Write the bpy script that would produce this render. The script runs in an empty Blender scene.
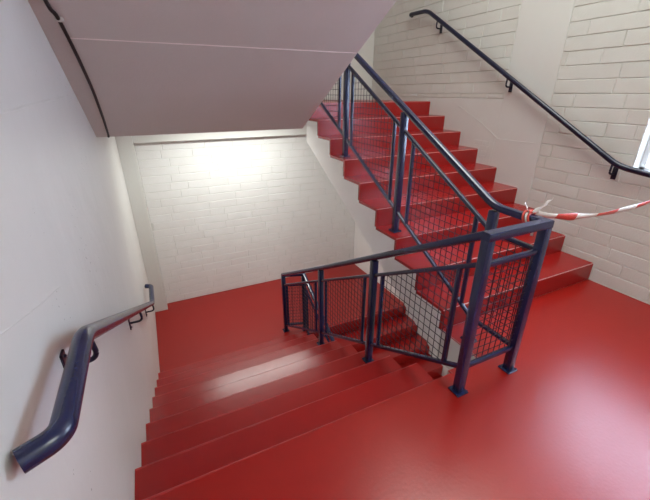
import bpy, bmesh, math, random
from mathutils import Vector, Matrix
random.seed(7)
S = bpy.context.scene
C = S.collection

# ------------------------------------------------------------ measurements
RISE, GO = 0.17, 0.313
XR = 3.94                 # right wall
XA, XB = 1.845, 2.108    # right edge of the flight down, left edge of the flight up
YD, YU = 1.232, 1.615     # top nosing of the flight down, first riser of the flight up
YF = 5.603                # far wall
YN = -1.7                 # wall behind the camera
ZL, ZU, ZB, ZT = -1.53, 1.53, -3.06, 4.7
XW = 3.70                 # thicker wall under the flight up
SL = RISE / GO

# ------------------------------------------------------------ materials
def new_mat(name):
    m = bpy.data.materials.new(name); m.use_nodes = True
    nt = m.node_tree; b = nt.nodes['Principled BSDF']
    return m, nt, b

def paint(name, col, rough=0.5, bump=0.15, bscale=60, var=0.06, vscale=3.0, spec=0.5, rvar=0.0, big=0.0, coat=0.0):
    m, nt, b = new_mat(name)
    N, L = nt.nodes, nt.links
    tc = N.new('ShaderNodeTexCoord')
    n1 = N.new('ShaderNodeTexNoise'); n1.inputs['Scale'].default_value = vscale; n1.inputs['Detail'].default_value = 6
    L.new(tc.outputs['Object'], n1.inputs['Vector'])
    cr = N.new('ShaderNodeValToRGB')
    cr.color_ramp.elements[0].position = 0.2; cr.color_ramp.elements[1].position = 0.8
    cr.color_ramp.elements[0].color = [c * (1 - var) for c in col] + [1]
    cr.color_ramp.elements[1].color = [min(1, c * (1 + var)) for c in col] + [1]
    L.new(n1.outputs['Fac'], cr.inputs['Fac']); L.new(cr.outputs['Color'], b.inputs['Base Color'])
    if rvar:
        mr = N.new('ShaderNodeMapRange')
        mr.inputs['From Min'].default_value = 0.2; mr.inputs['From Max'].default_value = 0.8; mr.interpolation_type = 'SMOOTHSTEP'
        mr.inputs['To Min'].default_value = rough - rvar; mr.inputs['To Max'].default_value = rough + rvar
        n3 = N.new('ShaderNodeTexNoise'); n3.inputs['Scale'].default_value = vscale * 2.3; n3.inputs['Detail'].default_value = 3
        L.new(tc.outputs['Object'], n3.inputs['Vector'])
        L.new(n3.outputs['Fac'], mr.inputs['Value']); L.new(mr.outputs['Result'], b.inputs['Roughness'])
    else:
        b.inputs['Roughness'].default_value = rough
    b.inputs['Specular IOR Level'].default_value = spec
    b.inputs['Coat Weight'].default_value = coat
    b.inputs['Coat Roughness'].default_value = 0.15
    n2 = N.new('ShaderNodeTexNoise'); n2.inputs['Scale'].default_value = bscale; n2.inputs['Detail'].default_value = 5
    L.new(tc.outputs['Object'], n2.inputs['Vector'])
    bp = N.new('ShaderNodeBump'); bp.inputs['Strength'].default_value = bump; bp.inputs['Distance'].default_value = 0.01
    L.new(n2.outputs['Fac'], bp.inputs['Height'])
    if big:
        n4 = N.new('ShaderNodeTexNoise'); n4.inputs['Scale'].default_value = 2.2; n4.inputs['Detail'].default_value = 3
        L.new(tc.outputs['Object'], n4.inputs['Vector'])
        b2 = N.new('ShaderNodeBump'); b2.inputs['Strength'].default_value = big; b2.inputs['Distance'].default_value = 0.05
        L.new(n4.outputs['Fac'], b2.inputs['Height']); L.new(b2.outputs['Normal'], bp.inputs['Normal'])
    L.new(bp.outputs['Normal'], b.inputs['Normal'])
    return m

def add_specks(m, col, scale, thresh):
    """small dark chips and scuffs in the paint"""
    nt = m.node_tree; N, L = nt.nodes, nt.links; b = N['Principled BSDF']
    src = b.inputs['Base Color'].links[0].from_socket
    tc = N.new('ShaderNodeTexCoord')
    v = N.new('ShaderNodeTexVoronoi'); v.inputs['Scale'].default_value = scale
    L.new(tc.outputs['Object'], v.inputs['Vector'])
    n = N.new('ShaderNodeTexNoise'); n.inputs['Scale'].default_value = 1.7
    L.new(tc.outputs['Object'], n.inputs['Vector'])
    mr = N.new('ShaderNodeMapRange'); mr.inputs['From Min'].default_value = 0.5; mr.inputs['From Max'].default_value = 0.75
    mr.inputs['To Min'].default_value = 0; mr.inputs['To Max'].default_value = thresh
    L.new(n.outputs['Fac'], mr.inputs['Value'])
    lt = N.new('ShaderNodeMath'); lt.operation = 'LESS_THAN'
    L.new(v.outputs['Distance'], lt.inputs[0]); L.new(mr.outputs['Result'], lt.inputs[1])
    mx = N.new('ShaderNodeMix'); mx.data_type = 'RGBA'
    L.new(lt.outputs[0], mx.inputs['Factor']); L.new(src, mx.inputs[6]); mx.inputs[7].default_value = (*col, 1)
    L.new(mx.outputs[2], b.inputs['Base Color'])

RED = paint('red_floor_paint', (0.29, 0.0065, 0.003), 0.31, 0.05, 60, 0.0, 2.0, 0.55, 0.0, 0.03)
REDSTEP = paint('red_step_paint', (0.29, 0.007, 0.006), 0.26, 0.07, 28, 0.0, 4.0, 0.6, 0, 0.04)
EDGE = paint('worn_step_edge_paint', (0.36, 0.022, 0.020), 0.33, 0.1, 60, 0.2, 14, 0.5)
STRW = paint('white_stringer_paint', (0.80, 0.79, 0.77), 0.5, 0.10, 40, 0.03, 2.0, 0.35, 0, 0.15)
WHITE = paint('white_plaster_paint', (0.66, 0.665, 0.635), 0.55, 0.10, 40, 0.03, 2.0, 0.35, 0, 0.15)
LEFTW = paint('white_left_wall_paint', (0.67, 0.665, 0.64), 0.42, 0.10, 30, 0.04, 1.3, 0.4, 0, 0.35)
add_specks(LEFTW, (0.28, 0.26, 0.24), 26, 0.13)
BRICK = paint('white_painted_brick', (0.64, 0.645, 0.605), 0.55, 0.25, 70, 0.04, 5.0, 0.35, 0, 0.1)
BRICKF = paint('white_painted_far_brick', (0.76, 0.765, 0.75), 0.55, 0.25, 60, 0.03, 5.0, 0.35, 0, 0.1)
SOFF = paint('pale_soffit_paint', (0.60, 0.565, 0.535), 0.6, 0.10, 50, 0.04, 1.5, 0.25, 0, 0.12)
BLUE = paint('navy_gloss_paint', (0.010, 0.016, 0.062), 0.27, 0.05, 90, 0.08, 8, 0.5, 0, 0, 0.3)
WIRE = paint('dark_mesh_paint', (0.006, 0.006, 0.018), 0.4, 0.03, 90, 0.08, 8, 0.4)
BLACKP = paint('dark_handrail_paint', (0.007, 0.008, 0.028), 0.30, 0.05, 90, 0.08, 8, 0.4, 0, 0, 0.1)
BLACK = paint('black_cable_sheath', (0.012, 0.011, 0.013), 0.45, 0.03, 90, 0.1, 8, 0.4)
CLIP = paint('white_plastic_clip', (0.6, 0.58, 0.56), 0.4, 0.03, 50, 0.02)
TW = paint('tape_white_film', (0.78, 0.77, 0.73), 0.35, 0.03, 50, 0.03)
TR = paint('tape_red_film', (0.62, 0.07, 0.05), 0.35, 0.03, 50, 0.15, 60)
LAMPM = None

# ------------------------------------------------------------ mesh helpers
def link(name, bm, mats, parent=None, smooth=False, kind=None):
    bmesh.ops.recalc_face_normals(bm, faces=bm.faces)
    me = bpy.data.meshes.new(name); bm.to_mesh(me); bm.free()
    for m in (mats if isinstance(mats, (list, tuple)) else [mats]): me.materials.append(m)
    if smooth:
        for f in me.polygons: f.use_smooth = True
        me.set_sharp_from_angle(angle=math.radians(38))
    o = bpy.data.objects.new(name, me); C.objects.link(o)
    if parent: o.parent = parent; o.matrix_parent_inverse = parent.matrix_world.inverted() if False else Matrix.Identity(4)
    if kind: o['kind'] = kind
    return o

def root(name, label, cat, group=None):
    o = bpy.data.objects.new(name, None); C.objects.link(o); o.empty_display_size = 0.1
    o['label'] = label; o['category'] = cat
    if group: o['group'] = group
    return o

def tag(o, label, cat, group=None):
    o['label'] = label; o['category'] = cat
    if group: o['group'] = group
    return o

def box(bm, x0, x1, y0, y1, z0, z1, mat=0, bev=0.0):
    t = bmesh.new()
    vs = [t.verts.new((x, y, z)) for x in (x0, x1) for y in (y0, y1) for z in (z0, z1)]
    for f in ((0,1,3,2),(4,6,7,5),(0,4,5,1),(2,3,7,6),(0,2,6,4),(1,5,7,3)):
        t.faces.new([vs[i] for i in f])
    bmesh.ops.recalc_face_normals(t, faces=t.faces)
    if bev: bmesh.ops.bevel(t, geom=list(t.edges), offset=bev, segments=2, affect='EDGES', profile=0.5)
    for f in t.faces: f.material_index = mat
    me = bpy.data.meshes.new('t'); t.to_mesh(me); t.free(); bm.from_mesh(me); bpy.data.meshes.remove(me)

def prism_x(bm, prof, x0, x1, mat=0, bev=0.0):
    """a closed (y,z) outline pushed along X"""
    t = bmesh.new()
    a = [t.verts.new((x0, y, z)) for y, z in prof]; b = [t.verts.new((x1, y, z)) for y, z in prof]
    n = len(prof)
    t.faces.new(a); t.faces.new(b[::-1])
    for i in range(n): t.faces.new((a[i], b[i], b[(i+1) % n], a[(i+1) % n]))
    bmesh.ops.recalc_face_normals(t, faces=t.faces)
    if bev: bmesh.ops.bevel(t, geom=list(t.edges), offset=bev, segments=2, affect='EDGES', profile=0.5)
    for f in t.faces: f.material_index = mat
    me = bpy.data.meshes.new('t'); t.to_mesh(me); t.free(); bm.from_mesh(me); bpy.data.meshes.remove(me)

def fillet(pts, rad, seg=7):
    pts = [Vector(p) for p in pts]; out = [pts[0]]
    for i in range(1, len(pts) - 1):
        a, b, c = pts[i-1], pts[i], pts[i+1]
        r = min(rad, (a-b).length * 0.45, (c-b).length * 0.45)
        p, q = b + (a-b).normalized() * r, b + (c-b).normalized() * r
        for k in range(seg + 1):
            t = k / seg; out.append(p * (1-t)**2 + b * 2*t*(1-t) + q * t*t)
    out.append(pts[-1]); return out

def sweep(bm, pts, rad, sides=14, prof=None, mat=0, up=Vector((0, 0, 1)), cap=True):
    """a round (or prof = list of (side, up) offsets) section along a path, mitred"""
    pts = [Vector(p) for p in pts]
    if prof is None: prof = [(rad * math.cos(2*math.pi*k/sides), rad * math.sin(2*math.pi*k/sides)) for k in range(sides)]
    rings = []
    for i, p in enumerate(pts):
        d0 = (pts[i] - pts[i-1]).normalized() if i else (pts[1] - pts[0]).normalized()
        d1 = (pts[i+1] - pts[i]).normalized() if i < len(pts) - 1 else d0
        d = (d0 + d1).normalized()
        u = up
        if abs(d0.dot(u)) > 0.97: u = Vector((0, 1, 0)) if abs(d0.y) < 0.9 else Vector((1, 0, 0))
        s0 = d0.cross(u).normalized(); u0 = s0.cross(d0).normalized()
        ring = []
        for a, b in prof:
            q = p + s0 * a + u0 * b
            t = (p - q).dot(d) / max(0.2, d0.dot(d))      # slide along d0 on to the mitre plane
            ring.append(bm.verts.new(q + d0 * t))
        rings.append(ring)
    n = len(prof)
    for r0, r1 in zip(rings, rings[1:]):
        for k in range(n):
            f = bm.faces.new((r0[k], r0[(k+1) % n], r1[(k+1) % n], r1[k])); f.material_index = mat
    if cap:
        bm.faces.new(rings[0][::-1]).material_index = mat; bm.faces.new(rings[-1]).material_index = mat

def rsq(w, h, c=0.008):
    w, h = w / 2, h / 2
    o = []
    for sx, sy, a0 in ((1, 1, 0), (-1, 1, 90), (-1, -1, 180), (1, -1, 270)):
        for k in range(3):
            a = math.radians(a0 + 45 * k)
            o.append((sx * (w - c) + c * math.cos(a), sy * (h - c) + c * math.sin(a)))
    return o

# ------------------------------------------------------------ brick fields (real courses with raised faces)
def bricks(bm, place, u0, u1, z0, z1, course=0.1155, zbase=0.0, lmin=0.40, lmax=0.60, dep=0.006, holes=(), mat=0, seed=1):
    """place(u, z, d) gives the point d in front of the wall; courses of long bricks clipped to the rectangle"""
    rnd = random.Random(seed)
    i0 = math.floor((z0 - zbase) / course); i1 = math.ceil((z1 - zbase) / course)
    for i in range(i0, i1):
        a, b = max(z0, zbase + i * course), min(z1, zbase + (i+1) * course)
        if b - a < 0.02: continue
        u = u0 - rnd.uniform(0.05, 0.5)
        while u < u1:
            w = rnd.uniform(lmin, lmax)
            if rnd.random() < 0.12: w *= 0.5
            p, q = max(u, u0), min(u + w, u1); u += w
            if q - p < 0.03: continue
            if a - zbase < 0: pass
            spans = [(p, q)]
            for (h0, h1, k0, k1) in holes:
                if a < k1 - 0.02 and b > k0 + 0.02:
                    ns = []
                    for (s, e) in spans:
                        if e <= h0 or s >= h1: ns.append((s, e)); continue
                        if s < h0: ns.append((s, h0))
                        if e > h1: ns.append((h1, e))
                    spans = ns
            for s, e in spans:
                if e - s < 0.02: continue
                g, ins = 0.0018, 0.0045
                dd = dep + rnd.uniform(-0.0007, 0.0009); tz = rnd.uniform(-0.0006, 0.0006); tu = rnd.uniform(-0.0008, 0.0008)
                o = [bm.verts.new(place(x, z, 0)) for x, z in ((s+g, a+g), (e-g, a+g), (e-g, b-g), (s+g, b-g))]
                f = [bm.verts.new(place(x, z, dd + k)) for x, z, k in ((s+g+ins, a+g+ins, -tz-tu), (e-g-ins, a+g+ins, -tz+tu), (e-g-ins, b-g-ins, tz+tu), (s+g+ins, b-g-ins, tz-tu))]
                bm.faces.new(f).material_index = mat
                for k in range(4): bm.faces.new((o[k], o[(k+1) % 4], f[(k+1) % 4], f[k])).material_index = mat

# ------------------------------------------------------------ THE SETTING
# left wall
bm = bmesh.new(); box(bm, -0.2, 0, YN - .2, YF + .2, ZB, ZT)
def ridge(bm, pts, w, d, axis='x', base=0.0, sgn=1, mat=0):
    """thin raised paint line on a wall plane"""
    P = []
    for (u, z) in pts:
        P.append((u, z))
    for (a, b) in zip(P, P[1:]):
        n = max(2, int(math.hypot(b[0]-a[0], b[1]-a[1]) / 0.05)); prev = None
        for k in range(n + 1):
            t = k / n; u = a[0] + (b[0]-a[0])*t; z = a[1] + (b[1]-a[1])*t + random.uniform(-.3, .3) * w
            ring = []
            for dz, dd in ((-w, 0), (0, d * random.uniform(.5, 1)), (w, 0)):
                q = (base + sgn * dd, u, z + dz)
                ring.append(bm.verts.new(q))
            if prev:
                bm.faces.new((prev[0], ring[0], ring[1], prev[1])).material_index = mat
                bm.faces.new((prev[1], ring[1], ring[2], prev[2])).material_index = mat
            prev = ring
ridge(bm, [(.9, 1.565), (1.36, 1.578), (1.72, 1.591), (2.5, 1.612)], .005, .003, base=0.0, sgn=1)
ridge(bm, [(.87, 1.154), (1.10, 1.085), (1.36, 1.022)], .0025, .0012, base=0.0, sgn=1)
link('wall_left', bm, LEFTW, kind='structure')

# right wall: backing with window opening, brick courses, plaster column and patch
WY0, WY1, WZ0, WZ1 = 0.25, 1.565, 1.03, 2.25
bm = bmesh.new()
XF = XR + 0.006
for a in ((YN - .2, WY0, ZB, ZT), (WY1, YF + .2, ZB, ZT), (WY0, WY1, ZB, WZ0), (WY0, WY1, WZ1, ZT)):
    box(bm, XF, XR + 0.25, *a, mat=0)
PY0, PY1, PZ = 2.40, 2.95, 1.575
def pr(u, z, d): return (XF - d, u, z)
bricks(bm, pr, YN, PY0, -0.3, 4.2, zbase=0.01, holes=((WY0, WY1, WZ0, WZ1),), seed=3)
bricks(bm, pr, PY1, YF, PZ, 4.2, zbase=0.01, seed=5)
box(bm, XR, XF + .001, PY0 + .003, PY1 - .003, -0.3, ZT, mat=1, bev=.002)
box(bm, XR + .0005, XF + .001, PY1 - .002, YF, -0.3, PZ - .003, mat=1, bev=.002)
ridge(bm, [(3.60, 1.49), (3.21, 1.318), (2.92, 1.155), (2.45, 1.16)], .006, .004, base=XR, sgn=-1, mat=1)
ridge(bm, [(2.96, 1.155), (2.99, 0.85)], .004, .003, base=XR, sgn=-1, mat=1)
bricks(bm, lambda u, z, d: (XR - d * .25, u, z), 3.02, 3.25, 0.93, 1.13, course=.055, zbase=.02, lmin=.08, lmax=.14, mat=1, seed=9)
wr = link('wall_right', bm, [BRICK, WHITE], kind='structure')

# far wall
bm = bmesh.new()
box(bm, -0.2, XR + .25, YF + .006, YF + .25, ZB, ZT, mat=1)
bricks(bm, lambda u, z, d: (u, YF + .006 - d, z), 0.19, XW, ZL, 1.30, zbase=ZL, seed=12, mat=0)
box(bm, 0, XR, YF, YF + .01, 1.54, ZT - .01, mat=1)
link('wall_far', bm, [BRICKF, WHITE], kind='structure')
bm = bmesh.new(); box(bm, -0.2, XR + .25, YN - .2, YN, ZB, ZT)
link('wall_rear', bm, WHITE, kind='structure')
# thicker lower wall under the right-hand flight
bm = bmesh.new()
prism_x(bm, [(YN, ZB), (YF, ZB), (YF, 1.23), (4.14, 1.08), (1.66, -.285), (YN, -.285)], XW, XR + .01)
link('wall_lower', bm, STRW, kind='structure')
bm = bmesh.new(); box(bm, -.2, XR + .25, YN - .2, YF + .25, ZT, ZT + .15)
link('ceiling', bm, WHITE, kind='structure')

# pier and beam framing the far wall
bm = bmesh.new(); box(bm, 0, .19, 5.412, YF + .01, ZL, 1.30, bev=.004)
link('trim_1', bm, WHITE, kind='structure')
bm = bmesh.new(); box(bm, .19, XW, 5.45, YF + .01, 1.025, 1.30, bev=.004)
link('trim_2', bm, WHITE, kind='structure')

# floors
def faces_red(bm):
    """top faces red paint, edges and undersides white"""
    for f in bm.faces:
        f.material_index = 0 if f.normal.z > 0.5 else 1
bm = bmesh.new()
prof = [(0, YN), (XR, YN), (XR, YU - .0005), (XB, YU - .0005), (XB, YD + .03), (XA, YD + .03), (XA, YD), (0, YD)]
def slab(prof, z0, z1, redside=lambda c, n: False):
    bm = bmesh.new()
    a = [bm.verts.new((x, y, z1)) for x, y in prof]; b = [bm.verts.new((x, y, z0)) for x, y in prof]
    bm.faces.new(a); bm.faces.new(b[::-1]); n = len(prof)
    for i in range(n): bm.faces.new((a[i], b[i], b[(i+1) % n], a[(i+1) % n]))
    bmesh.ops.recalc_face_normals(bm, faces=bm.faces)
    bmesh.ops.bevel(bm, geom=[e for e in bm.edges if all(abs(v.co.z - z1) < 1e-5 for v in e.verts)], offset=.007, segments=3, affect='EDGES')
    bm.normal_update()
    for f in bm.faces:
        c = f.calc_center_median()
        f.material_index = 0 if (f.normal.z > .3 or redside(c, f.normal)) else 1
        if .15 < f.normal.z < .97 and redside(c - Vector((0, 0, .05)), Vector((f.normal.x, f.normal.y, 0)).normalized()): f.material_index = 2
    return bm
bm = slab(prof, -.275, 0, lambda c, n: n.y > .3 and c.x < XA - .1 and c.z > -.2)
link('floor', bm, [RED, SOFF, EDGE], kind='structure')
YC = 3.87; XC = 1.90      # flight going further down, under the right-hand flight
bm = slab([(0, YD + 8*GO), (XC - .0, YD + 8*GO), (XC, YC), (XW + .02, YC), (XW + .02, YF + .01), (0, YF + .01)], ZL - .27, ZL, lambda c, n: n.y < -.3 and c.x > XC)
link('floor_lower', bm, [RED, WHITE, EDGE], kind='structure')
YT = YU + 8*GO            # nosing of the upper landing
bm = slab([(0, 3.47), (1.78, 3.47), (1.78, YT + .01), (XR, YT + .01), (XR, YF + .01), (0, YF + .01)], 1.305, ZU - .004, lambda c, n: False)
link('floor_upper', bm, [RED, SOFF], kind='structure')
bm = bmesh.new(); box(bm, 0, XR, YN, YF, ZB - .2, ZB)
link('floor_bottom', bm, RED, kind='structure')
bm = slab([(0, YN), (XR, YN), (XR, .7), (0, .7)], 2.8, 3.06)
link('floor_overhead', bm, [RED, SOFF], kind='structure')

# ------------------------------------------------------------ FLIGHTS OF STAIRS
def skin_step(x0, x1, yn, z, up, parent, last=False):
    """one painted step: tread and the riser below its nosing. up=+1 rises towards +Y, -1 falls towards +Y."""
    k = .006; e = .004
    if up > 0:   # nosing at yn (front), tread runs back +Y, riser drops at yn
        prof = [(yn - k, z - RISE + e), (yn - k, z + e), (yn + GO, z + e), (yn + GO, z - .02), (yn + .02, z - .02), (yn + .02, z - RISE + e)]
    else:        # nosing at yn, tread runs -Y, riser drops at yn facing +Y
        prof = [(yn + k, z - RISE + e), (yn + k, z + e), (yn - GO, z + e), (yn - GO, z - .02), (yn - .02, z - .02), (yn - .02, z - RISE + e)]
    bm = bmesh.new(); prism_x(bm, prof, x0, x1)
    # round the nosing
    es = [ed for ed in bm.edges if all(abs(v.co.z - (z + e)) < 1e-5 and abs(v.co.y - prof[1][0]) < 1e-5 for v in ed.verts)]
    rb = bmesh.ops.bevel(bm, geom=es, offset=.008, segments=3, affect='EDGES')
    for f in rb['faces']: f.material_index = 1
    return link('step', bm, [REDSTEP, EDGE], parent, smooth=True)

def worn_edge(x0, x1, y, z, parent):
    """rubbed, lighter paint along a nosing, ragged in width"""
    bm = bmesh.new(); prev = None; n = 60; rnd = random.Random(int(y*977))
    w = .012
    for k in range(n + 1):
        x = x0 + (x1-x0)*k/n; w = min(.011, max(.002, w + rnd.uniform(-.003, .003)))
        ring = [bm.verts.new((x, y, z - .009)), bm.verts.new((x, y - .0022, z - .002)), bm.verts.new((x, y - .006, z)), bm.verts.new((x, y - .006 - w, z)), bm.verts.new((x, y - .007 - w, z - .004))]
        if prev:
            for a in range(4): bm.faces.new((prev[a], ring[a], ring[a+1], prev[a+1]))
        prev = ring
    return link('worn_edge', bm, EDGE, parent)
# 1. the flight down on the left
r1 = root('stair_flight', 'flight of red painted steps descending beside the long left white wall to the lower landing', 'stairs')
n = 9
body = [(YD, -.275), (YD, -RISE - .01)]
for k in range(1, n):
    body += [(YD + (k-1)*GO, -k*RISE - .003), (YD + k*GO, -k*RISE - .003)]
body += [(YD + 8*GO, ZL - .27), (YD + 8*GO - .3, ZL - .27), (YD + .02, -.46 - .0)]
bm = bmesh.new(); prism_x(bm, body, 0.0, XA)
link('stair_body', bm, WHITE, r1)['label'] = 'white concrete side and underside'
for k in range(1, n):
    st = skin_step(0.001, XA + .003, YD + k*GO, -k*RISE - .003, -1, r1)
    worn_edge(0.002, XA + .002, YD + k*GO + .004, -k*RISE + .0015, st)
worn_edge(0.002, XA - .002, YD + .002, .0012, r1)
# 2. the flight up on the right
r2 = root('stair_flight', 'flight of red painted steps climbing beside the white brick wall at right', 'stairs')
body = []
for k in range(1, n + 1):
    y = YU + (k-1)*GO; body += [(y, (k-1)*RISE), (y, k*RISE - .005)]
body += [(YT + .02, ZU - .005), (YT + .02, 1.29)]
body += [(YT + .02, SL * (YT - YU) - .27), (YU + .02, -.262), (YU, -.262)]
bm = bmesh.new(); prism_x(bm, body, XB, XR - .001)
link('stair_body', bm, STRW, r2)['label'] = 'white concrete stringer side'
for k in range(1, n + 1):
    skin_step(XB - .002, XR - .001, YU + (k-1)*GO, k*RISE - .004, 1, r2)
# 3. the flight further down, seen through the mesh
r3 = root('stair_flight', 'lower flight of dark red steps below the landing, seen through the railing mesh', 'stairs')
body = [(YC, ZL - .27), (YC, ZL - .02)]
for k in range(1, n):
    y = YC - (k-1)*GO; body += [(y, ZL - k*RISE), (y - GO, ZL - k*RISE)]
body += [(YC - 8*GO, ZB), (YC - 8*GO + .4, ZB)]
bm = bmesh.new(); prism_x(bm, body, XC, XW)
link('stair_body', bm, WHITE, r3)
for k in range(0, n):
    y = YC - k*GO; z = ZL - k*RISE
    prof = [(y - .006, z - RISE + .004), (y - .006, z + .002), (y + (GO if k else .05), z + .002), (y + (GO if k else .05), z - .02), (y + .02, z - .02), (y + .02, z - RISE)]
    bm = bmesh.new(); prism_x(bm, prof, XC - .002, XW - .001, bev=.004)
    link('step', bm, REDSTEP, r3, smooth=True)
# 4. the flight overhead
r4 = root('stair_flight', 'pale pinkish sloping underside of the stair flight overhead', 'stairs')
Y4 = YD + 8*GO
body = []
for k in range(1, n + 1):
    y = Y4 - (k-1)*GO; body += [(y, ZU + (k-1)*RISE), (y, ZU + k*RISE)]
body += [(.702, 3.06), (.702, 2.81), (.74, 2.80), (2.43, 1.32 + SL*(3.47-2.43)), (3.468, 1.306), (3.52, 1.303), (Y4, ZU - .02)]
bm = bmesh.new(); prism_x(bm, body, 0.0, 1.78)
link('soffit', bm, SOFF, r4, )
for k in range(1, n):
    y = Y4 - (k-1)*GO; z = ZU + k*RISE
    prof = [(y + .006, z - RISE + .004), (y + .006, z + .004), (y - GO, z + .004), (y - GO, z - .02), (y - .02, z - .02), (y - .02, z - RISE + .004)]
    bm = bmesh.new(); prism_x(bm, prof, 0.001, 1.783); link('step', bm, REDSTEP, r4)
# cast seam across the soffit
bm = bmesh.new()
def soff(y): return 1.32 + SL*(3.47-y)
prev = None
for k in range(41):
    x = .09 + (1.775 - .09)*k/40; w = .0035*random.uniform(.6, 1.3)
    ring = [bm.verts.new((x, y, soff(y) + .0005 - d)) for y, d in ((2.43 - w, 0), (2.43, .004), (2.43 + w, 0))]
    if prev:
        bm.faces.new((prev[0], ring[0], ring[1], prev[1])); bm.faces.new((prev[1], ring[1], ring[2], prev[2]))
    prev = ring
SEAM = paint('seam_filler', (0.85, 0.78, 0.76), 0.5, 0.05, 40, 0.03)
link('seam', bm, SEAM, r4)['label'] = 'thin pale seam across the soffit'

# ------------------------------------------------------------ WELDED MESH RAILING
HR = .995
PW = .05
SQ = rsq(.05, .05, .009)
RAIL = rsq(.046, .046, .016)
FR = rsq(.026, .026, .004)
def xa(y): return 1.774 - .009*(y - 1.10) if y < 3.0 else 1.757 - .055*(y - 3.0)      # the run beside the flight down leans in slightly
YP = 1.10; XU = 2.20; YK = 1.43
def zA(y): return HR - SL*(y - YP)
def zU(y): return HR + SL*(y - YK)

def post(x, y, z0, z1, parent, plate=True):
    bm = bmesh.new(); w = PW/2
    box(bm, x-w, x+w, y-w, y+w, z0 + .008, z1, bev=.005)
    p = link('post', bm, BLUE, parent, smooth=True)
    if plate:
        bm = bmesh.new(); q = .042
        box(bm, x-q, x+q, y-q, y+q, z0 + .001, z0 + .011, bev=.003)
        for sx in (-1, 1):
            for sy in (-1, 1):
                bmesh.ops.create_cone(bm, cap_ends=True, segments=6, radius1=.006, radius2=.006, depth=.008,
                                      matrix=Matrix.Translation((x + sx*.033, y + sy*.033, z0 + .014)))
        link('base_plate', bm, BLUE, p, smooth=False)
    return p

def bar(bm, a, b, prof=FR): sweep(bm, [a, b], 0, prof=prof)

def mesh_panel(parent, P0, P1, top0, top1, bot0, bot1, e0=.0, e1=.0, cell=.052, verts=True):
    """P0,P1: plan points (x,y) of the ends; top/bot z at the two ends; e0,e1: insets of the upright frame bars (0 = none)"""
    P0, P1 = Vector(P0), Vector(P1); Lh = (P1 - P0).length; d = (P1 - P0) / Lh
    def at(s, z): q = P0 + d*s; return Vector((q.x, q.y, z))
    top = lambda s: top0 + (top1-top0)*s/Lh
    bot = lambda s: bot0 + (bot1-bot0)*s/Lh
    bm = bmesh.new()
    if not (e0 or e1):       # two loose bars between posts: a part each
        bar(bm, at(0, top0), at(Lh, top1)); f = link('panel_bar', bm, BLUE, parent, smooth=True)
        bm = bmesh.new(); bar(bm, at(0, bot0), at(Lh, bot1))
    else:
        bar(bm, at(0, top0), at(Lh, top1)); bar(bm, at(0, bot0), at(Lh, bot1))
    s0, s1 = (e0 or 0), Lh - (e1 or 0)
    if e0: bar(bm, at(e0, bot(e0)), at(e0, top(e0)))
    if e1: bar(bm, at(Lh-e1, bot(Lh-e1)), at(Lh-e1, top(Lh-e1)))
    f = link('panel_frame' if (e0 or e1) else 'panel_bar', bm, BLUE, parent, smooth=True)
    w = bmesh.new(); R = .0026
    hexp = [(R*math.cos(math.pi*k/3), R*math.sin(math.pi*k/3)) for k in range(6)]
    nrm = Vector((d.y, -d.x, 0)) * .002
    nv = max(1, round((s1-s0)/cell)); cw = (s1-s0)/nv
    for k in range(1, nv):
        s = s0 + k*cw; sweep(w, [at(s, bot(s)) + nrm, at(s, top(s)) + nrm], 0, prof=hexp, cap=False)
    zmin, zmax = min(bot(s0), bot(s1)), max(top(s0), top(s1))
    g = (top1 - top0)/Lh; gb = (bot1 - bot0)/Lh
    z = math.ceil(zmin/cell)*cell
    while z < zmax:
        lo, hi = s0, s1
        # keep z between bot(s) and top(s)
        if abs(g) > 1e-6:
            st = (z - top0)/g
            if g > 0: lo = max(lo, st)
            else: hi = min(hi, st)
        elif z > top0 - .01: z += cell; continue
        if abs(gb) > 1e-6:
            sb = (z - bot0)/gb
            if gb > 0: hi = min(hi, sb)
            else: lo = max(lo, sb)
        elif z < bot0 + .01: z += cell; continue
        if hi - lo > .01: sweep(w, [at(lo, z) - nrm, at(hi, z) - nrm], 0, prof=hexp, cap=False)
        z += cell
    link('wire_mesh', w, WIRE, f)
    return f

rr = root('stair_railing', 'navy blue steel stair railing with wire mesh panels around the landing and flights', 'railing')
# posts
post(xa(YP), YP, 0, HR - .02, rr)
post(XU, YP, 0, HR - .02, rr)
post(XU, YK, 0, HR - .02, rr)
for y, k in ((2.045, 3), (3.0, 6)): post(xa(y), y, -k*RISE, zA(y) - .02, rr)
post(xa(4.08), 4.08, ZL, zA(4.08) - .02, rr)
for y, k in ((2.39, 3), (3.335, 6)): post(XU, y, k*RISE, zU(y) - .02, rr)
post(XU, 4.27, ZU, zU(4.119) - .02, rr)
# hand rails (each one run; they meet at mitres)
X5, Y5 = xa(4.08), 4.08
bm = bmesh.new()
sweep(bm, [(X5, Y5 + .02, zA(Y5) - .002), (xa(3.0), 3.0, zA(3.0)), (xa(YP) , YP + .02, HR), (xa(YP), YP - .0, HR)], 0, prof=RAIL)
link('handrail', bm, BLUE, rr, smooth=True)['label'] = 'handrail sloping down the left flight'
bm = bmesh.new()
sweep(bm, [(xa(YP) - .023, YP, HR), (XU, YP, HR), (XU, YP + .12, HR)], 0, prof=rsq(.05, .046, .006))
link('handrail', bm, BLUE, rr, smooth=True)['label'] = 'short level handrail across the stair well'
bm = bmesh.new()
sweep(bm, fillet([(XU, YP + .10, HR), (XU, YK, HR + .003), (XU, 4.15, zU(4.15)), (XU, 4.4, zU(4.15))], .07, 5), 0, prof=RAIL)
link('handrail', bm, BLUE, rr, smooth=True)['label'] = 'handrail climbing the right flight'
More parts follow.
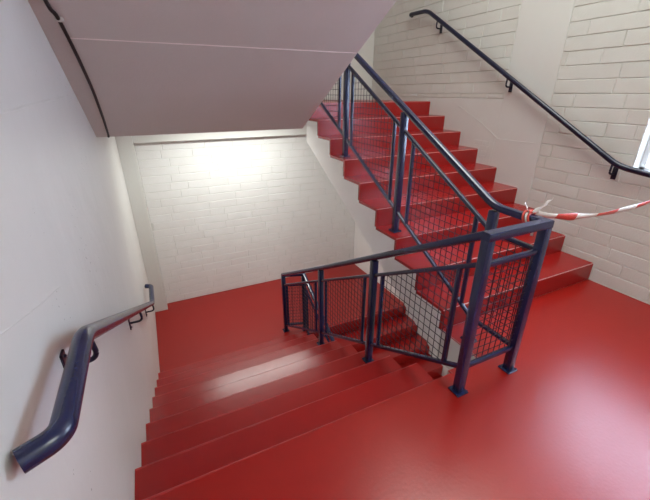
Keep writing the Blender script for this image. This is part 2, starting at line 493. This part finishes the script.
# panels: top bar .15 under the rail, bottom bar .81 under it
T_, B_ = .150, .812
def runA(y0, y1, e0=.1, e1=.1): mesh_panel(rr, (xa(y0), y0), (xa(y1), y1), zA(y0)-T_, zA(y1)-T_, zA(y0)-B_, zA(y1)-B_, e0, e1)
runA(YP, 2.045, .14, .12); runA(2.045, 3.0, .12, .12); runA(3.0, 4.08, .12, .10)
def runU(y0, y1, e0=.12, e1=.12): mesh_panel(rr, (XU, y0), (XU, y1), zU(y0)-T_, zU(y1)-T_, zU(y0)-B_-.01, zU(y1)-B_-.01, e0, e1)
runU(YK, 2.39, .12, .14); runU(2.39, 3.335, .12, .12); runU(3.335, 4.27, .14, .12)
mesh_panel(rr, (xa(YP), YP), (XU, YP), HR-.158, HR-.158, .182, .182, 0, 0, cell=.048)
mesh_panel(rr, (XU, YP), (XU, YK), HR-.158, HR-.158, .18, .18, 0, 0, cell=.048)

# railing of the flight further down
rl = root('stair_railing', 'lower navy mesh railing starting at the far landing and running down below', 'railing')
X6, Y6 = 1.955, 3.99
ZR = zA(Y5)
def zC(y): return ZR - SL*(Y6 - y)
post(X6, Y6, ZL, ZR - .02, rl)
for y in (3.05, 2.1): post(X6, y, ZL - RISE*math.ceil((YC - y)/GO), zC(y) - .02, rl)
bm = bmesh.new()
sweep(bm, [(X5, Y5, ZR), (X6, Y6, ZR), (X6, Y6 - .04, ZR), (X6, 1.6, zC(1.6))], 0, prof=RAIL)
link('handrail', bm, BLUE, rl, smooth=True)
mesh_panel(rl, (X5, Y5), (X6, Y6), ZR-.158, ZR-.158, ZR-.80, ZR-.80, 0, .0)
mesh_panel(rl, (X6, Y6), (X6, 3.05), zC(Y6)-T_, zC(3.05)-T_, zC(Y6)-B_, zC(3.05)-B_, .1, .12)
mesh_panel(rl, (X6, 3.05), (X6, 2.1), zC(3.05)-T_, zC(2.1)-T_, zC(3.05)-B_, zC(2.1)-B_, .12, .12)

# ------------------------------------------------------------ WALL HANDRAILS
def wall_bracket(parent, xw, xr, y, z, mat, sgn):
    """plate on the wall, J-shaped rod up to the underside of the rail"""
    bm = bmesh.new()
    bx = sorted((xw, xw + sgn*.008))
    box(bm, bx[0], bx[1], y - .020, y + .020, z - .150, z - .045, bev=.003)
    for dz in (-.136, -.060):
        bmesh.ops.create_uvsphere(bm, u_segments=8, v_segments=5, radius=.006, matrix=Matrix.Translation((xw + sgn*.009, y, z + dz)))
    b = link('bracket', bm, mat, parent)
    bm = bmesh.new()
    sweep(bm, fillet([(xw + sgn*.004, y, z - .10), (xr + sgn*.012, y, z - .10), (xr + sgn*.004, y, z - .018)], .045, 8), .0085, 10)
    link('bracket_arm', bm, mat, b, smooth=True)

hl = root('wall_handrail', 'thick navy tubular handrail bracketed to the plain white wall at left', 'handrail')
bm = bmesh.new()
XH = .082
def zl(y): return .957 - .531*(y - 1.114)
sweep(bm, fillet([(.014, .700, .953), (XH, .732, .957), (XH, 1.114, .957), (XH, 4.064, zl(4.064)), (XH, 4.50, zl(4.064)), (.02, 4.53, zl(4.064))], .055, 8), .0275, 24)
link('tube', bm, BLUE, hl, smooth=True)
for y in (1.15, 2.62, 3.98): wall_bracket(hl, 0, XH, y, zl(y), BLACKP, 1)

hr = root('wall_handrail', 'slim dark navy handrail bracketed to the brick wall above the climbing steps', 'handrail')
XH2 = 3.865
bm = bmesh.new()
sweep(bm, fillet([(3.93, 4.66, 2.60), (XH2, 4.62, 2.60), (XH2, 4.27, 2.590), (XH2, 1.635, 1.072), (XH2, 1.30, 1.035), (XH2, -.9, 1.035), (3.93, -.95, 1.035)], .09, 8), .0235, 20)
link('tube', bm, BLACKP, hr, smooth=True)
def zr(y): return 1.072 + (2.59-1.072)/(4.27-1.635)*(y - 1.635)
for y in (4.06, 2.88, 1.68): wall_bracket(hr, XR, XH2, y, zr(y), BLACKP, -1)
wall_bracket(hr, XR, XH2, .1, 1.035, BLACKP, -1)

# ------------------------------------------------------------ WINDOW on the right wall
w = bpy.data.objects.new('window_1', None); C.objects.link(w); w['kind'] = 'structure'
bm = bmesh.new()
for a in ((WY0, WY0+.04, WZ0, WZ1), (WY1-.04, WY1, WZ0, WZ1), (WY0, WY1, WZ0, WZ0+.04), (WY0, WY1, WZ1-.04, WZ1)):
    box(bm, XR + .10, XR + .15, *a, bev=.003)
box(bm, XR + .10, XR + .15, (WY0+WY1)/2 - .015, (WY0+WY1)/2 + .015, WZ0, WZ1)
WF = paint('window_frame_white', (.75, .77, .8), .4, .03, 50, .02)
link('window_frame', bm, WF, w, kind='structure')
gm, nt, b = new_mat('frosted_glass')
b.inputs['Base Color'].default_value = (.80, .88, 1, 1); b.inputs['Roughness'].default_value = .12
b.inputs['Transmission Weight'].default_value = 1.0; b.inputs['IOR'].default_value = 1.15
bm = bmesh.new(); box(bm, XR + .12, XR + .128, WY0 + .03, WY1 - .03, WZ0 + .03, WZ1 - .03)
link('pane', bm, gm, w, kind='structure')

# ------------------------------------------------------------ BARRIER TAPE
tp = root('barrier_tape', 'red and white striped barrier tape tied to the railing corner, strung to the right', 'tape')
def ribbon(name, pts, wid, segs, tw0=0., twr=0., parent=tp, label=None, byx=False):
    """flat tape along pts; segs = list of (end fraction, material 0/1)"""
    pts = [Vector(p) for p in pts]
    # resample with Catmull-Rom
    P = [pts[0]*2 - pts[1]] + pts + [pts[-1]*2 - pts[-2]]; out = []
    for i in range(1, len(P) - 2):
        for k in range(8):
            t = k/8; a, b_, c, d = P[i-1], P[i], P[i+1], P[i+2]
            out.append(.5*((2*b_) + (c-a)*t + (2*a-5*b_+4*c-d)*t*t + (-a+3*b_-3*c+d)*t**3))
    out.append(pts[-1])
    bm = bmesh.new(); prev = None; n = len(out)
    for i, p in enumerate(out):
        d = (out[min(i+1, n-1)] - out[max(i-1, 0)]).normalized()
        s = d.cross(Vector((0, 0, 1)))
        s = s.normalized() if s.length > .05 else Vector((0, 1, 0))
        u = s.cross(d).normalized(); f = i/(n-1)
        an = tw0 + twr*f + .25*math.sin(f*17)
        q = (u*math.cos(an) + s*math.sin(an))*wid(f)/2 if callable(wid) else (u*math.cos(an) + s*math.sin(an))*wid/2
        fold = s*math.cos(an)*.004 - u*math.sin(an)*.004
        ring = [bm.verts.new(p + q), bm.verts.new(p + fold), bm.verts.new(p - q)]
        if prev:
            m = next((mm for e, mm in segs if (p.x if byx else f) <= e + 1e-6), segs[-1][1])
            bm.faces.new((prev[0], ring[0], ring[1], prev[1])).material_index = m
            bm.faces.new((prev[1], ring[1], ring[2], prev[2])).material_index = m
        prev = ring
    o = link(name, bm, [TW, TR], parent, smooth=True)
    if label: o['label'] = label
    md = o.modifiers.new('thick', 'SOLIDIFY'); md.thickness = .0006
    return o
K = Vector((XU + .0, 1.20, HR + .025))
strand = [K + Vector((.02, 0, .0)), (2.30, 1.17, 1.006), (2.44, 1.15, .985), (2.55, 1.14, .972), (2.73, 1.125, .962), (2.90, 1.115, .965), (3.12, 1.105, .974), (3.30, 1.10, .990), (3.55, 1.09, 1.005), (3.862, 1.08, 1.062)]
ribbon('tape_strip', strand, lambda f: .036 + .012*math.sin(f*13+1)**2, [(2.38, 0), (2.54, 1), (2.72, 0), (2.90, 1), (3.10, 0), (3.30, 1), (3.50, 0), (9, 1)], .35, .25, byx=True)
ribbon('tape_tail', [K + Vector((.0, 0, .0)), K + Vector((.03, -.02, .025)), K + Vector((.075, -.03, .062)), K + Vector((.11, -.03, .08))], lambda f: .018 + .030*math.sin(min(1, f*1.2)*2.6), [(.1, 1), (1, 0)], .3, .5)
ribbon('tape_tail', [K + Vector((-.005, 0, 0)), K + Vector((-.03, .0, .03)), K + Vector((-.05, .01, .065))], .018, [(.2, 1), (1, 0)], .8, .4)
ribbon('tape_tail', [K + Vector((.0, -.035, -.01)), K + Vector((.002, -.037, -.05)), K + Vector((.0, -.036, -.12))], .014, [(.25, 1), (1, 0)], .9, .2)
bm = bmesh.new()
for j, (dy, w_) in enumerate(((-.014, 0), (0.0, .2), (.013, -.15))):
    pts = []
    for k in range(17):
        a = 2*math.pi*k/16; r_ = .030 + .002*j
        pts.append((XU + r_*math.cos(a)*1.02, K.y + dy + .012*math.sin(a + w_), HR + r_*math.sin(a)))
    sweep(bm, pts, .006, 8, mat=j % 2, up=Vector((0, 1, 0)), cap=False)
for v, r_ in (((.008, 0, .012), .014), ((-.006, .012, .014), .011), ((.018, -.010, .006), .010)):
    bmesh.ops.create_icosphere(bm, subdivisions=2, radius=r_, matrix=Matrix.Translation(K + Vector(v)) @ Matrix.Diagonal((1.2, .8, .75, 1)))
link('tape_knot', bm, [TR, TW], tp, smooth=True)['label'] = 'red knot of bunched tape'

# ------------------------------------------------------------ CABLE on the soffit
cb = root('cable', 'black cable clipped along the left edge of the sloping soffit', 'cable')
cp = [(.060, 1.9), (.068, 2.212), (.086, 2.296), (.099, 2.536), (.106, 2.815), (.104, 3.001), (.098, 3.236), (.088, 3.44)]
pts = []
for x, y in cp: pts.append(Vector((x, y, soff(y) - .010)))
P = [pts[0]*2 - pts[1]] + pts + [pts[-1]*2 - pts[-2]]; out = []
for i in range(1, len(P) - 2):
    for k in range(5):
        t = k/5; a, b_, c, d = P[i-1], P[i], P[i+1], P[i+2]
        out.append(.5*((2*b_) + (c-a)*t + (2*a-5*b_+4*c-d)*t*t + (-a+3*b_-3*c+d)*t**3))
out.append(pts[-1]); out.append(pts[-1] + Vector((-.004, .03, -.02)))
bm = bmesh.new(); sweep(bm, out, .009, 10); link('cable_sheath', bm, BLACK, cb, smooth=True)
for x, y in ((.088, 2.30),):
    bm = bmesh.new(); box(bm, x - .016, x + .02, y - .008, y + .008, soff(y) - .021, soff(y) + .001, bev=.004)
    link('cable_clip', bm, CLIP, cb)

# ------------------------------------------------------------ LIGHT
def area(name, loc, rot, sx, sy, power, col=(1, 1, 1), spread=180):
    l = bpy.data.lights.new(name, 'AREA'); l.shape = 'RECTANGLE'; l.size = sx; l.size_y = sy; l.energy = power; l.color = col
    l.spread = math.radians(spread)
    o = bpy.data.objects.new(name, l); C.objects.link(o); o.location = loc; o.rotation_euler = rot; return o
area('landing_lamp_light', (1.5, 4.75, 1.28), (0, 0, 0), 1.6, .2, 42, (.97, 1, .95))
area('ceiling_lamp_light', (2.7, 2.0, 4.6), (0, 0, 0), 2.2, 1.5, 122, (.95, 1, .94))
area('overhead_lamp_light', (1.9, -.9, 2.76), (0, 0, 0), 1.8, .9, 50, (.95, 1, .95))
area('window_light', (XR + .40, (WY0+WY1)/2, (WZ0+WZ1)/2), (0, math.radians(90), 0), 1.5, 1.5, 68, (.92, .96, 1))

area('lower_fill_light', (2.7, .75, -.33), (math.radians(25), 0, 0), 1.2, .3, 26, (.95, 1, .95))  # unseen fill added under the landing to brighten the lower flight and its wall
wd = bpy.data.worlds.new('sky'); S.world = wd; wd.use_nodes = True
bg = wd.node_tree.nodes['Background']; bg.inputs[0].default_value = (.58, .72, 1, 1); bg.inputs[1].default_value = 7.0

# ------------------------------------------------------------ CAMERA
cam = bpy.data.cameras.new('camera'); co = bpy.data.objects.new('camera', cam); C.objects.link(co)
cam.sensor_fit = 'HORIZONTAL'; cam.sensor_width = 36; cam.lens = 36*355.36/650; cam.clip_start = .02
yaw, pitch, roll = .44935, .41622, .00058
cy, sy, cpi, sp = math.cos(yaw), math.sin(yaw), math.cos(pitch), math.sin(pitch)
fwd = Vector((sy*cpi, cy*cpi, -sp)); right = Vector((cy, -sy, 0)); up = right.cross(fwd)
r_ = math.cos(roll)*right + math.sin(roll)*up; u_ = math.cos(roll)*up - math.sin(roll)*right
co.matrix_world = Matrix(((r_.x, u_.x, -fwd.x, .35917), (r_.y, u_.y, -fwd.y, 0), (r_.z, u_.z, -fwd.z, 1.6316), (0, 0, 0, 1)))
S.camera = co
S.cycles.use_denoising = True
S.cycles.max_bounces = 10; S.cycles.diffuse_bounces = 5
S.view_settings.view_transform = 'Standard'; S.view_settings.look = 'None'; S.view_settings.exposure = 0
